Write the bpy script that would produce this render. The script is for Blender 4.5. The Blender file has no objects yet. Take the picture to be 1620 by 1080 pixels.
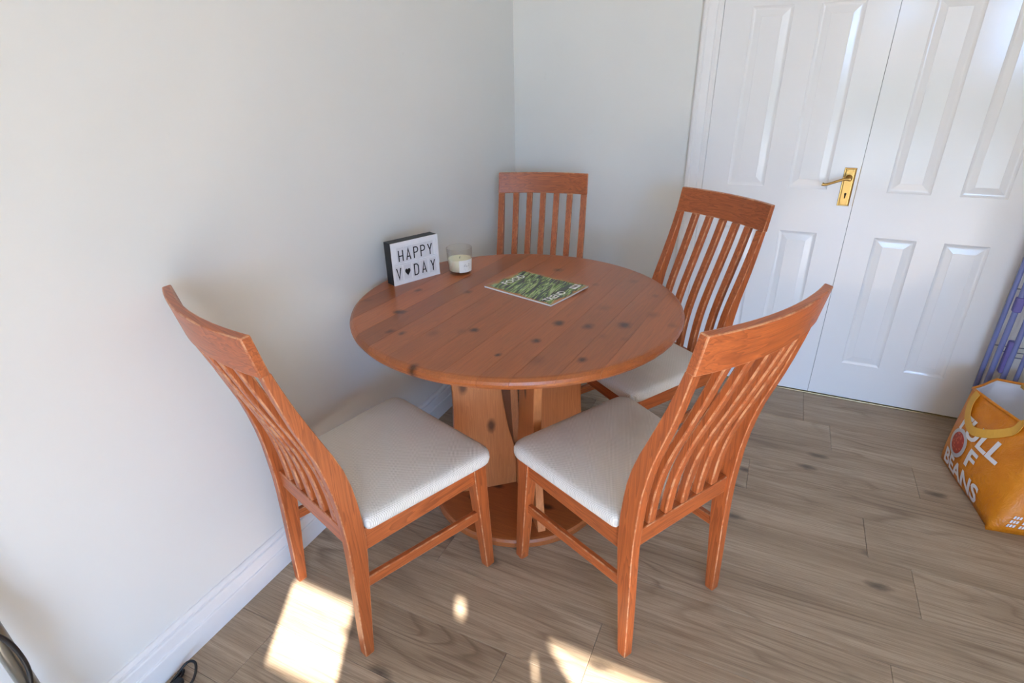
import bpy, bmesh, math, random
from mathutils import Vector, Matrix, noise
random.seed(4)
scene = bpy.context.scene
COL = scene.collection

# ------------------------------------------------------------------ camera
cam_d = bpy.data.cameras.new('camera'); cam = bpy.data.objects.new('camera', cam_d); COL.objects.link(cam)
cam_d.sensor_width = 36.0; cam_d.lens = 883.9 / 1620 * 36.0; cam_d.clip_start = 0.02
yaw, pitch, roll = -0.4463, 0.4473, -0.0205
fwd = Vector((math.sin(yaw) * math.cos(pitch), math.cos(yaw) * math.cos(pitch), -math.sin(pitch)))
rgt = Vector((math.cos(yaw), -math.sin(yaw), 0)); upv = rgt.cross(fwd)
r2 = math.cos(roll) * rgt + math.sin(roll) * upv; u2 = -math.sin(roll) * rgt + math.cos(roll) * upv
M = Matrix((r2, u2, -fwd)).transposed().to_4x4(); M.translation = Vector((1.2632, -2.724, 1.4257))
cam.matrix_world = M
scene.camera = cam

# ------------------------------------------------------------------ world, sun, exposure
SKY = 19.5
SUN = 38.0
world = bpy.data.worlds.new('sky'); scene.world = world; world.use_nodes = True
wn = world.node_tree.nodes; bg = wn['Background']
bg.inputs[0].default_value = (0.35, 0.58, 1.0, 1); bg.inputs[1].default_value = SKY
sun_dir = Vector((-0.479, 0.878, -0.4907)).normalized()      # low winter sun, 26 degrees up
sd = bpy.data.lights.new('sun_offscreen', 'SUN'); so = bpy.data.objects.new('sun_offscreen', sd); COL.objects.link(so)
sd.energy = SUN; sd.angle = math.radians(0.32); sd.color = (1.0, 0.94, 0.86)
so.rotation_euler = sun_dir.to_track_quat('-Z', 'Y').to_euler(); so.location = (4, -8, 6)
def portal(name, x0, x1, z0, z1, y):
    l = bpy.data.lights.new(name, 'AREA'); l.shape = 'RECTANGLE'; l.size = x1 - x0; l.size_y = z1 - z0
    l.cycles.is_portal = True
    o = bpy.data.objects.new(name, l); COL.objects.link(o)
    o.location = ((x0 + x1) / 2, y, (z0 + z1) / 2); o.rotation_euler = (math.radians(90), 0, 0)
    return o
portal('window_rear_offscreen', 1.7, 4.25, 0.05, 2.34, -5.56)
vs = scene.view_settings
vs.view_transform = 'Standard'; vs.look = 'None'; vs.exposure = 0.4; vs.gamma = 1.0; vs.use_curve_mapping = False
scene.cycles.max_bounces = 10; scene.cycles.diffuse_bounces = 6; scene.cycles.sample_clamp_indirect = 6.0
scene.cycles.use_denoising = True

# ------------------------------------------------------------------ node helpers
def lin(r, g, b):
    f = lambda c: (c / 255 / 12.92) if c / 255 <= 0.04045 else ((c / 255 + 0.055) / 1.055) ** 2.4
    return (f(r), f(g), f(b), 1)
class NT:
    def __init__(s, name):
        s.m = bpy.data.materials.new(name); s.m.use_nodes = True
        s.t = s.m.node_tree; s.n = s.t.nodes; s.b = s.n['Principled BSDF']
    def node(s, typ, **kw):
        n = s.n.new(typ)
        for k, v in kw.items():
            if k.startswith('i_'):
                key = k[2:]; key = int(key) if key.isdigit() else key.replace('_', ' ')
                n.inputs[key].default_value = v
            else: setattr(n, k, v)
        return n
    def link(s, a, b): s.t.links.new(a, b)
    def math(s, op, a, b=None, c=None, clamp=False):
        n = s.n.new('ShaderNodeMath'); n.operation = op; n.use_clamp = clamp
        for i, v in enumerate((a, b, c)):
            if v is None: continue
            if isinstance(v, (int, float)): n.inputs[i].default_value = v
            else: s.link(v, n.inputs[i])
        return n.outputs[0]
    def mix(s, fac, a, b, mode='MIX'):
        n = s.n.new('ShaderNodeMix'); n.data_type = 'RGBA'; n.blend_type = mode
        for sock, v in ((n.inputs[0], fac), (n.inputs[6], a), (n.inputs[7], b)):
            if isinstance(v, (int, float, tuple)): sock.default_value = v
            else: s.link(v, sock)
        return n.outputs[2]
    def ramp(s, fac, stops):
        n = s.n.new('ShaderNodeValToRGB'); e = n.color_ramp.elements
        while len(e) < len(stops): e.new(0.5)
        for el, (p, c) in zip(e, stops):
            el.position = p; el.color = c if isinstance(c, tuple) else (c, c, c, 1)
        s.link(fac, n.inputs[0]); return n.outputs[0]
    def mapping(s, vec, scale=(1, 1, 1), loc=(0, 0, 0), rot=(0, 0, 0)):
        n = s.n.new('ShaderNodeMapping'); n.inputs['Scale'].default_value = scale
        n.inputs['Location'].default_value = loc; n.inputs['Rotation'].default_value = rot
        s.link(vec, n.inputs[0]); return n.outputs[0]
    def noise(s, vec, scale=1, detail=3, rough=0.5, dist=0, w=None):
        n = s.n.new('ShaderNodeTexNoise'); n.inputs['Scale'].default_value = scale
        n.inputs['Detail'].default_value = detail; n.inputs['Roughness'].default_value = rough
        n.inputs['Distortion'].default_value = dist
        if w is not None:
            n.noise_dimensions = '4D'; s.link(w, n.inputs['W'])
        s.link(vec, n.inputs['Vector']); return n.outputs[0]
    def bump(s, h, strength=0.2, dist=0.002):
        n = s.n.new('ShaderNodeBump'); n.inputs['Strength'].default_value = strength; n.inputs['Distance'].default_value = dist
        s.link(h, n.inputs['Height']); s.link(n.outputs[0], s.b.inputs['Normal'])
    def set(s, **kw):
        for k, v in kw.items():
            key = k.replace('_', ' ')
            sock = s.b.inputs[key]
            if isinstance(v, (int, float, tuple)): sock.default_value = v
            else: s.link(v, sock)
        return s
    def node_out(s, n, which):
        q = s.n.new('ShaderNodeSeparateColor'); s.link(n.outputs[which], q.inputs[0]); return q.outputs[0]
    def coord(s, which='Object'):
        return s.n.new('ShaderNodeTexCoord').outputs[which]
    def rnd(s):
        return s.n.new('ShaderNodeObjectInfo').outputs['Random']

def plain(name, col, rough=0.5, metal=0.0, coat=0.0, spec=0.5):
    t = NT(name); t.set(Base_Color=col, Roughness=rough, Metallic=metal)
    t.b.inputs['Coat Weight'].default_value = coat; t.b.inputs['Specular IOR Level'].default_value = spec
    # a breath of unevenness so no surface is perfectly flat in tone
    n = t.noise(t.coord(), 40, 2); c = t.mix(0.08, col, t.ramp(n, [(0.3, tuple(x * 0.8 for x in col[:3]) + (1,)), (0.7, col)])); t.set(Base_Color=c)
    return t.m

def wood(name, axis, base, dark, rough=0.36, worn=0.0, knots=0.0, ring=1.0, grainscale=1.0, tone_var=0.28, plane='xy', coat=(0.25, 0.22), spots=()):
    """stained pine, grain running along local axis 0/1/2"""
    t = NT(name); co = t.coord(); rnd = t.rnd(); w = t.math('MULTIPLY', rnd, 37.0)
    def sc(al, ac):
        v = [ac * grainscale] * 3; v[axis] = al * grainscale; return tuple(v)
    warp = t.noise(t.mapping(co, sc(2.2, 9)), 1, 2, 0.5, 0, w)
    # growth rings: bands across the grain, bent by a slow warp
    n1 = t.noise(t.mapping(co, sc(1.3, 26)), 1, 3, 0.55, 0.6, w)
    rings = t.math('FRACT', t.math('MULTIPLY', n1, 11.0))
    rings = t.ramp(rings, [(0.0, 0.0), (0.7, 0.55), (0.93, 1.0), (1.0, 0.05)])
    fine = t.noise(t.mapping(co, sc(9, 420)), 1, 2, 0.6, 0, w)
    col = t.mix(t.math('MULTIPLY', rings, 0.55 * ring), base, dark)
    col = t.mix(t.math('MULTIPLY', t.ramp(fine, [(0.35, 1.0), (0.62, 0.0)]), 0.28), col, dark)
    tone = t.math('ADD', 1.0 - tone_var * 0.5, t.math('MULTIPLY', t.math('ADD', t.math('MULTIPLY', warp, 0.5), t.math('MULTIPLY', rnd, 0.5)), tone_var))
    tn = t.n.new('ShaderNodeCombineColor')
    for i in range(3): t.link(tone, tn.inputs[i])
    col = t.mix(1.0, col, tn.outputs[0], 'MULTIPLY')
    if spots:
        jit = t.node('ShaderNodeTexNoise'); jit.inputs['Scale'].default_value = 55; t.link(co, jit.inputs['Vector'])
        js = t.n.new('ShaderNodeVectorMath'); js.operation = 'MULTIPLY_ADD'; t.link(jit.outputs['Color'], js.inputs[0])
        js.inputs[1].default_value = (0.014, 0.014, 0); t.link(co, js.inputs[2])
        j2 = t.n.new('ShaderNodeVectorMath'); j2.operation = 'SUBTRACT'; t.link(js.outputs[0], j2.inputs[0]); j2.inputs[1].default_value = (0.007, 0.007, 0); kco = j2.outputs[0]
    if knots:
        v = t.node('ShaderNodeTexVoronoi', voronoi_dimensions='2D'); v.inputs['Scale'].default_value = 1
        sx = t.n.new('ShaderNodeSeparateXYZ'); t.link(co, sx.inputs[0]); cb = t.n.new('ShaderNodeCombineXYZ')
        t.link(sx.outputs[0], cb.inputs[0]); t.link(sx.outputs[1 if plane == 'xy' else 2], cb.inputs[1])
        sh = t.n.new('ShaderNodeVectorMath'); sh.operation = 'ADD'
        t.link(t.mapping(cb.outputs[0], (8.5, 4.6, 1) if axis else (4.6, 8.5, 1)), sh.inputs[0]); t.link(w, sh.inputs[1])
        t.link(sh.outputs[0], v.inputs['Vector'])
        dn = t.math('ADD', v.outputs['Distance'], t.math('MULTIPLY', t.math('SUBTRACT', t.noise(co, 60, 2), 0.5), 0.05))
        k = t.ramp(dn, [(0.05, 1.0), (0.085 * knots, 0.7), (0.15 * knots, 0.0)])
        gate = t.ramp(t.node_out(v, 'Color'), [(0.45, 0.0), (0.5, 1.0)]); k = t.math('MULTIPLY', k, gate)
        col = t.mix(t.math('MULTIPLY', k, 0.85), col, tuple(x * 0.18 for x in dark[:3]) + (1,))
    for kx, ky, kr, ks in spots:          # the knots of this very top
        sub = t.n.new('ShaderNodeVectorMath'); sub.operation = 'SUBTRACT'; t.link(kco, sub.inputs[0]); sub.inputs[1].default_value = (kx, ky, 0)
        ml = t.n.new('ShaderNodeVectorMath'); ml.operation = 'MULTIPLY'; t.link(sub.outputs[0], ml.inputs[0]); ml.inputs[1].default_value = (1 / kr, 0.8 / kr, 0)
        ln = t.n.new('ShaderNodeVectorMath'); ln.operation = 'LENGTH'; t.link(ml.outputs[0], ln.inputs[0])
        kf = t.ramp(t.math('MULTIPLY', ln.outputs['Value'], 0.5), [(0.22, 0.92 * ks), (0.42, 0.62 * ks), (0.95, 0.0)])
        col = t.mix(kf, col, tuple(x * (0.22 if ks > 0.6 else 0.6) for x in dark[:3]) + (1,))
    if worn:
        e = t.ramp(t.noise(co, 30, 4, 0.7, 0, w), [(0.44, 0.08), (0.60, 1.0)])
        col = t.mix(t.math('MULTIPLY', e, worn), col, lin(222, 172, 128))
    t.set(Base_Color=col, Roughness=t.math('ADD', rough, t.math('MULTIPLY', fine, 0.12)))
    t.b.inputs['Coat Weight'].default_value = coat[0]; t.b.inputs['Coat Roughness'].default_value = coat[1]
    t.bump(t.math('ADD', t.math('MULTIPLY', fine, 0.5), t.math('MULTIPLY', rings, 0.5)), 0.10, 0.0008)
    return t.m

# ------------------------------------------------------------------ materials
BASE = lin(190, 100, 48); DARK = lin(108, 48, 22)
W_X, W_Y, W_Z = [[wood('stained_pine_' + n, a, BASE, DARK), wood('worn_pine_edge_' + n, a, BASE, DARK, worn=0.55)] for a, n in enumerate(('across', 'deep', 'up'))]
KNOTS = [(0.376, -0.031, 0.014, 1), (0.201, -0.105, 0.012, 1), (0.287, -0.087, 0.012, 0.9), (0.197, -0.243, 0.009, 1), (0.006, -0.261, 0.01, 1), (0.148, -0.364, 0.006, 1), (0.354, -0.289, 0.009, 1), (-0.282, -0.254, 0.01, 1), (-0.266, -0.251, 0.009, 0.7), (-0.206, -0.38, 0.009, 0.8), (-0.166, -0.374, 0.008, 0.8), (-0.183, -0.01, 0.01, 0.7), (-0.345, -0.071, 0.009, 0.8), (-0.011, 0.338, 0.012, 0.8), (0.278, 0.342, 0.012, 0.5), (0.172, 0.252, 0.009, 0.5), (0.388, 0.238, 0.009, 0.5), (0.279, 0.066, 0.014, 0.45), (0.427, 0.08, 0.014, 0.5), (0.5, 0.028, 0.01, 0.5), (0.349, -0.132, 0.009, 0.4), (0.408, -0.12, 0.007, 0.4), (-0.434, -0.222, 0.01, 0.5), (-0.085, -0.333, 0.012, 0.45), (-0.019, -0.284, 0.012, 0.4), (0.253, -0.345, 0.014, 0.4), (-0.011, -0.522, 0.01, 0.9)]
W_TOP = wood('table_pine', 1, lin(172, 96, 46), lin(112, 58, 28), rough=0.3, ring=0.5, tone_var=0.85, coat=(0.22, 0.10), spots=KNOTS)
W_PED = wood('pedestal_pine', 2, lin(206, 130, 74), lin(152, 80, 40), rough=0.4, knots=1.1, ring=0.5, plane='xz')
W_BASE = wood('base_pine', 0, lin(172, 96, 46), lin(112, 58, 28), rough=0.4, knots=1.0, ring=0.5)

def mk_wall(name, col):
    t = NT(name); co = t.coord()
    n = t.noise(co, 3.0, 4, 0.5); c = t.mix(t.ramp(n, [(0.35, 0.0), (0.65, 1.0)]), tuple(x * 0.985 for x in col[:3]) + (1,), col)
    sp = t.ramp(t.noise(co, 9, 3, 0.6), [(0.735, 0.0), (0.75, 1.0)])
    c = t.mix(t.math('MULTIPLY', sp, 0.06), c, lin(150, 140, 125))
    t.set(Base_Color=c, Roughness=0.55); t.b.inputs['Specular IOR Level'].default_value = 0.35
    t.bump(t.noise(co, 220, 2), 0.05, 0.0006); return t.m
M_WALL = mk_wall('wall_paint', lin(229, 230, 227))
M_CEIL = mk_wall('ceiling_paint', lin(240, 240, 236))
M_TRIM = plain('white_gloss_trim', lin(238, 238, 238), 0.28)
def mk_door():
    t = NT('white_door_gloss'); co = t.coord()
    g = t.noise(t.mapping(co, (160, 160, 6)), 1, 3, 0.6)
    t.set(Base_Color=lin(238, 239, 240), Roughness=0.13); t.b.inputs['IOR'].default_value = 1.5
    t.bump(g, 0.035, 0.0006); return t.m
M_DOOR = mk_door()
M_BRASS = plain('polished_brass', lin(178, 144, 86), 0.3, 1.0)
M_BLACK = plain('black_plastic', lin(28, 28, 30), 0.5)
M_INK = plain('black_print', lin(12, 12, 14), 0.5)
M_HOLE = plain('dark_hole', lin(14, 10, 8), 0.9)
M_STRIP = plain('threshold_metal', lin(206, 190, 148), 0.35, 0.8)
M_DARK = plain('underfloor', lin(60, 50, 42), 0.9)

def mk_plank():
    t = NT('oak_laminate'); co = t.coord(); rnd = t.rnd(); w = t.math('MULTIPLY', rnd, 61.0)
    broad = t.noise(t.mapping(co, (1.1, 9, 1)), 1, 3, 0.55, 0.3, w)
    n1 = t.noise(t.mapping(co, (0.9, 6.5, 1)), 1, 2, 0.45, 0.5, w)
    rings = t.math('FRACT', t.math('MULTIPLY', n1, 17.0))
    rings = t.ramp(rings, [(0.0, 0.1), (0.55, 0.0), (0.86, 1.0), (1.0, 0.1)])
    streak = t.noise(t.mapping(co, (4.5, 300, 1)), 1, 3, 0.65, 0.2, w)
    pores = t.noise(t.mapping(co, (20, 1100, 1)), 1, 2, 0.6, 0, w)
    col = t.ramp(broad, [(0.28, lin(150, 131, 109)), (0.5, lin(178, 158, 134)), (0.75, lin(196, 178, 155))])
    dk = lin(104, 84, 66)
    mask = t.ramp(t.noise(t.mapping(co, (1.6, 3, 1)), 1, 2, 0.5, 0, w), [(0.42, 0.08), (0.66, 0.75)])
    col = t.mix(t.math('MULTIPLY', t.math('MULTIPLY', rings, mask), 0.8), col, dk)
    col = t.mix(t.math('MULTIPLY', t.ramp(streak, [(0.38, 1.0), (0.58, 0.0)]), 0.42), col, dk)
    col = t.mix(t.math('MULTIPLY', t.ramp(pores, [(0.36, 1.0), (0.5, 0.0)]), 0.25), col, dk)
    v = t.node('ShaderNodeTexVoronoi', voronoi_dimensions='2D'); v.inputs['Scale'].default_value = 1
    sh = t.n.new('ShaderNodeVectorMath'); sh.operation = 'ADD'; t.link(t.mapping(co, (2.4, 5.2, 1)), sh.inputs[0]); t.link(w, sh.inputs[1])
    t.link(sh.outputs[0], v.inputs['Vector'])
    dn = t.math('ADD', v.outputs['Distance'], t.math('MULTIPLY', t.math('SUBTRACT', t.noise(t.mapping(co, (30, 60, 1)), 1, 3, 0.6), 0.5), 0.09))
    gate = t.ramp(t.node_out(v, 'Color'), [(0.60, 0.0), (0.63, 1.0)])
    k = t.math('MULTIPLY', t.ramp(dn, [(0.0, 1.0), (0.045, 0.75), (0.11, 0.0)]), gate)
    col = t.mix(t.math('MULTIPLY', k, 0.8), col, lin(62, 52, 46))
    tone = t.math('ADD', 0.97, t.math('MULTIPLY', rnd, 0.07))
    tn = t.n.new('ShaderNodeCombineColor')
    for i in range(3): t.link(tone, tn.inputs[i])
    col = t.mix(1.0, col, tn.outputs[0], 'MULTIPLY')
    t.set(Base_Color=col, Roughness=0.42); t.b.inputs['Specular IOR Level'].default_value = 0.4
    t.bump(t.math('ADD', streak, pores), 0.10, 0.0006); return t.m
M_PLANK = mk_plank()

def mk_fabric():
    t = NT('cream_woven_fabric'); co = t.coord()
    s = t.n.new('ShaderNodeSeparateXYZ'); t.link(co, s.inputs[0])
    a = t.math('SINE', t.math('MULTIPLY', s.outputs[0], 1250.0)); b = t.math('SINE', t.math('MULTIPLY', s.outputs[1], 1250.0))
    wv = t.math('MULTIPLY', a, b)
    st = t.ramp(t.noise(co, 5, 4, 0.6, 0, t.math('MULTIPLY', t.rnd(), 9.0)), [(0.5, 0.0), (0.72, 0.5)])
    c = t.mix(t.math('ADD', 0.5, t.math('MULTIPLY', wv, 0.5)), lin(200, 195, 187), lin(244, 240, 233))
    c = t.mix(t.math('MULTIPLY', st, 0.45), c, lin(176, 160, 136))
    t.set(Base_Color=c, Roughness=0.9); t.b.inputs['Specular IOR Level'].default_value = 0.2
    t.b.inputs['Sheen Weight'].default_value = 0.0
    t.bump(wv, 0.5, 0.0010); return t.m
M_FAB = mk_fabric()

# ------------------------------------------------------------------ geometry helpers
def link(name, me, mat=None, parent=None, kind=None):
    o = bpy.data.objects.new(name, me); COL.objects.link(o)
    if mat is not None and not me.materials:
        for m in (mat if isinstance(mat, (list, tuple)) else [mat]): me.materials.append(m)
    if parent is not None: o.parent = parent
    if kind: o['kind'] = kind
    return o
def mk(name, V, F, mat, parent=None, bevel=0.0, seg=2, smooth=False, kind=None, weld=False, sub=0):
    me = bpy.data.meshes.new(name); me.from_pydata([tuple(v) for v in V], [], F); me.update()
    bm = bmesh.new(); bm.from_mesh(me)
    if weld: bmesh.ops.remove_doubles(bm, verts=bm.verts, dist=1e-5)
    bmesh.ops.recalc_face_normals(bm, faces=bm.faces)
    if bevel > 0:
        ed = [e for e in bm.edges if len(e.link_faces) == 2 and e.calc_face_angle(0) > 0.6]
        bmesh.ops.bevel(bm, geom=ed, offset=bevel, segments=seg, profile=0.5, affect='EDGES', clamp_overlap=True, material=1 if isinstance(mat, list) and len(mat) > 1 else -1)
    bm.to_mesh(me); bm.free()
    if smooth:
        for p in me.polygons: p.use_smooth = True
    o = link(name, me, mat, parent, kind)
    if sub:
        md = o.modifiers.new('subdivision', 'SUBSURF'); md.levels = sub; md.render_levels = sub
    return o
def boxvf(x0, x1, y0, y1, z0, z1):
    V = [(x0, y0, z0), (x1, y0, z0), (x1, y1, z0), (x0, y1, z0), (x0, y0, z1), (x1, y0, z1), (x1, y1, z1), (x0, y1, z1)]
    return V, [(0, 3, 2, 1), (4, 5, 6, 7), (0, 1, 5, 4), (1, 2, 6, 5), (2, 3, 7, 6), (3, 0, 4, 7)]
def join(parts):
    V, F = [], []
    for v, f in parts:
        n = len(V); V += list(v); F += [tuple(i + n for i in q) for q in f]
    return V, F
def box(name, b, mat, parent=None, bevel=0.0, kind=None): return mk(name, *boxvf(*b), mat, parent, bevel, kind=kind)
def loft(rings, cap=True, closed=True):
    V = [p for r in rings for p in r]; n = len(rings[0]); F = []
    for i in range(len(rings) - 1):
        for j in range(n if closed else n - 1):
            k = (j + 1) % n
            F.append((i * n + j, i * n + k, (i + 1) * n + k, (i + 1) * n + j))
    if cap:
        F.append(tuple(range(n))[::-1]); F.append(tuple((len(rings) - 1) * n + j for j in range(n)))
    return V, F
def lathe(prof, n=40, cap=True):
    return loft([[(r * math.cos(2 * math.pi * j / n), r * math.sin(2 * math.pi * j / n), z) for j in range(n)] for r, z in prof], cap)
def tube(path, r, n=10):
    path = [Vector(p) for p in path]; rings = []; prev = None
    for i, p in enumerate(path):
        d = (path[min(i + 1, len(path) - 1)] - path[max(i - 1, 0)]).normalized()
        if prev is None:
            a = d.orthogonal().normalized()
        else:
            a = (prev - d * prev.dot(d)).normalized()
        prev = a; b = d.cross(a); rr = r[i] if isinstance(r, (list, tuple)) else r
        rings.append([p + rr * (math.cos(2 * math.pi * j / n) * a + math.sin(2 * math.pi * j / n) * b) for j in range(n)])
    return loft(rings)
def spline(pts, n=8):
    pts = [Vector(p) for p in pts]; out = []
    for i in range(len(pts) - 1):
        p0, p1, p2, p3 = pts[max(i - 1, 0)], pts[i], pts[i + 1], pts[min(i + 2, len(pts) - 1)]
        for k in range(n):
            t = k / n
            out.append(0.5 * ((2 * p1) + (p2 - p0) * t + (2 * p0 - 5 * p1 + 4 * p2 - p3) * t * t + (3 * p1 - p0 - 3 * p2 + p3) * t ** 3))
    out.append(pts[-1]); return out
def thing(name, label, cat, loc=(0, 0, 0), rz=0, group=None):
    o = bpy.data.objects.new(name, None); COL.objects.link(o); o.empty_display_size = 0.05
    o.location = loc; o.rotation_euler = (0, 0, rz); tag(o, label, cat, group); return o
def tag(o, label, cat, group=None):
    o['label'] = label; o['category'] = cat
    if group: o['group'] = group
    return o
def dup(root, loc, rz, label):
    r = root.copy(); COL.objects.link(r); r.location = loc; r.rotation_euler = (0, 0, rz); r['label'] = label
    for ch in list(root.children):
        c = ch.copy(); COL.objects.link(c); c.parent = r
        for g in list(ch.children):
            d = g.copy(); COL.objects.link(d); d.parent = c
    return r
def interp(tab, z):
    if z <= tab[0][0]: return tab[0][1]
    for (a, va), (b, vb) in zip(tab, tab[1:]):
        if z <= b:
            t = (z - a) / (b - a); return va + (vb - va) * t
    return tab[-1][1]
def text_vf(s, size=1.0, res=2, bold=0.0):
    c = bpy.data.curves.new('text', 'FONT'); c.body = s; c.size = size; c.resolution_u = res; c.align_x = 'LEFT'
    c.offset = bold * size
    o = bpy.data.objects.new('text', c); COL.objects.link(o)
    dg = bpy.context.evaluated_depsgraph_get()
    me = bpy.data.meshes.new_from_object(o.evaluated_get(dg))
    V = [v.co.copy() for v in me.vertices]; F = [tuple(p.vertices) for p in me.polygons]
    bpy.data.objects.remove(o); bpy.data.curves.remove(c); bpy.data.meshes.remove(me)
    return V, F

# ================================================================== THE ROOM
RX = 2.62
RW, RY, CH = 4.4, -5.5, 2.4          # right wall x, rear wall y, ceiling height
DL, DM, DR, DH = 0.937, 1.547, 2.157, 1.985   # door pair: left edge, meeting line, right edge, head
floor = box('floor', (-0.1, RW + 0.1, RY - 0.2, 1.0, -0.12, -0.010), M_DARK, kind='structure')
PW = 0.194; PX1, PY0 = 2.7, -2.799
edges = [0.111 - PW * i for i in range(20)]          # seams run along the back wall's direction
offs = {0: 1.531, 1: 1.531, 2: 0.35, 3: 1.915, 4: 1.335, 5: 1.718, 6: 0.55, 7: 1.02, 8: 1.738, 9: 1.01, 10: 0.80, 11: 1.45}
for i in range(len(edges) - 1):
    y1, y0 = edges[i], edges[i + 1]
    if y1 <= PY0 + 0.01: break
    j0 = offs.get(i, random.uniform(0.2, 1.4)); x = j0
    cuts = [j0]
    while x > 0: x -= 1.285; cuts.append(x)
    x = j0
    while x < PX1: x += 1.285; cuts.append(x)
    cuts = sorted(cuts)
    for a, b in zip(cuts, cuts[1:]):
        xa, xb = max(a, 0.0), min(b, PX1)
        if xb - xa < 0.02: continue
        g = 0.0004
        o = mk('plank', *boxvf(g, xb - xa - g, g, y1 - y0 - g, -0.010, 0.0), M_PLANK, floor, bevel=0.0008, seg=1)
        o.location = (xa, y0, 0)

mk('floor_covering', *join([boxvf(0, RW, RY, edges[15], -0.010, -0.0002), boxvf(PX1, RW, edges[15], 0, -0.010, -0.0002)]), M_PLANK, floor)
wall_left = box('wall_left', (-0.1, 0.0, RY - 0.2, 1.0, 0, CH), M_WALL, kind='structure')
mk('wall_back', *join([boxvf(0, DL - 0.01, 0, 0.1, 0, CH), boxvf(DR + 0.01, RX, 0, 0.1, 0, CH), boxvf(DL - 0.01, DR + 0.01, 0, 0.1, DH + 0.01, CH)]), M_WALL, kind='structure')
mk('wall_right', *join([boxvf(RX, RX + 0.1, -2.2, 1.0, 0, CH), boxvf(RX, RW, -2.3, -2.2, 0, CH), boxvf(RW, RW + 0.1, RY - 0.2, -2.2, 0, CH)]), M_WALL, kind='structure')
mk('wall_hall', *join([boxvf(DL - 0.3, DR + 0.3, 0.6, 0.7, 0, CH), boxvf(DL - 0.3, DL - 0.2, 0.1, 0.6, 0, CH), boxvf(DR + 0.2, DR + 0.3, 0.1, 0.6, 0, CH)]), M_WALL, kind='structure')
box('ceiling', (-0.1, RW + 0.1, RY - 0.2, 1.0, CH, CH + 0.1), M_CEIL, kind='structure')
WX0, WX1, WZ0, WZ1 = 1.7, 4.25, 0.05, 2.34
mk('wall_rear', *join([boxvf(0, WX0, RY - 0.1, RY, 0, CH), boxvf(WX1, RW, RY - 0.1, RY, 0, CH), boxvf(WX0, WX1, RY - 0.1, RY, WZ1, CH), boxvf(WX0, WX1, RY - 0.1, RY, 0, WZ0)]), M_WALL, kind='structure')

# window in the rear wall: white frame, lower panes, a glazed door, and an added pale cloth mask over the rest
def mk_sun_mask():
    t = NT('sun_mask_cloth'); 
    tr = t.node('ShaderNodeBsdfTranslucent'); tr.inputs[0].default_value = lin(235, 232, 222)
    df = t.node('ShaderNodeBsdfDiffuse'); df.inputs[0].default_value = lin(235, 232, 222)
    mx = t.node('ShaderNodeMixShader'); mx.inputs[0].default_value = 0.12
    t.link(df.outputs[0], mx.inputs[1]); t.link(tr.outputs[0], mx.inputs[2])
    t.link(mx.outputs[0], t.n['Material Output'].inputs[0]); return t.m
M_SUN_MASK = mk_sun_mask()
def mk_pane():
    t = NT('window_glass')
    tr = t.node('ShaderNodeBsdfTransparent'); gl = t.node('ShaderNodeBsdfGlossy'); gl.inputs['Roughness'].default_value = 0.02
    mx = t.node('ShaderNodeMixShader'); mx.inputs[0].default_value = 0.05
    t.link(tr.outputs[0], mx.inputs[1]); t.link(gl.outputs[0], mx.inputs[2]); t.link(mx.outputs[0], t.n['Material Output'].inputs[0]); return t.m
M_PANE = mk_pane()
FY0, FY1 = RY - 0.012, RY - 0.001
GX = 2.926                      # where the glazed door begins
win = mk('window_1', *join([boxvf(WX0, WX0 + 0.04, FY0, FY1, WZ0, WZ1), boxvf(WX1 - 0.05, WX1, FY0, FY1, WZ0, WZ1), boxvf(GX - 0.03, GX, FY0, FY1, WZ0, WZ1),
    boxvf(2.30, 2.34, FY0, FY1, WZ0, 1.78), boxvf(WX0, GX - 0.03, FY0, FY1, WZ0, 0.16), boxvf(GX, WX1, FY0, FY1, 2.10, WZ1), boxvf(3.56, 3.62, FY0, FY1, WZ0, 2.10)]), M_TRIM, kind='structure')
holes = [(2.060, 2.289, 1.891, 2.019), (2.640, 2.670, 2.080, 2.104), (2.880, 2.906, 2.030, 2.058)]  # openings placed to throw one sun patch and two small spots
xs = sorted({WX0, GX - 0.01} | {h[0] for h in holes} | {h[1] for h in holes}); zs = sorted({1.35, WZ1} | {h[2] for h in holes} | {h[3] for h in holes})
cells = []
for xa, xb in zip(xs, xs[1:]):
    for za, zb in zip(zs, zs[1:]):
        if any(h[0] <= xa + 1e-6 and xb <= h[1] + 1e-6 and h[2] <= za + 1e-6 and zb <= h[3] + 1e-6 for h in holes): continue
        cells.append(([(xa, RY, za), (xb, RY, za), (xb, RY, zb), (xa, RY, zb)], [(0, 1, 2, 3)]))
mk('sun_mask', *join(cells), M_SUN_MASK, win, weld=True)  # added unseen screen, cut so the sun lands only in chosen patches
mk('sun_mask_edge', [(GX - 0.03, RY, 2.13), (GX, RY, 2.13), (GX, RY, 2.10), (2.989, RY, 2.051), (3.05, RY, 1.9), (3.05, RY, 0.05), (GX - 0.03, RY, 0.05)], [(0, 1, 2, 3, 4, 5, 6)], M_SUN_MASK, win)  # added unseen panel, its slanted side trims the larger sun patch
for xa, xb, za, zb in ((WX0, 2.32, 0.16, WZ1), (2.32, GX - 0.03, 0.16, WZ1), (GX, 3.59, WZ0, 2.10), (3.59, WX1, WZ0, 2.10)):
    mk('pane', *boxvf(xa, xb, RY - 0.009, RY - 0.006, za, zb), M_PANE, win)
M_GROUND = plain('garden_ground', lin(104, 108, 98), 0.9)
M_HEDGE = plain('hedge_leaves', lin(74, 92, 52), 0.9)
hv, hf = [], []
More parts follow.
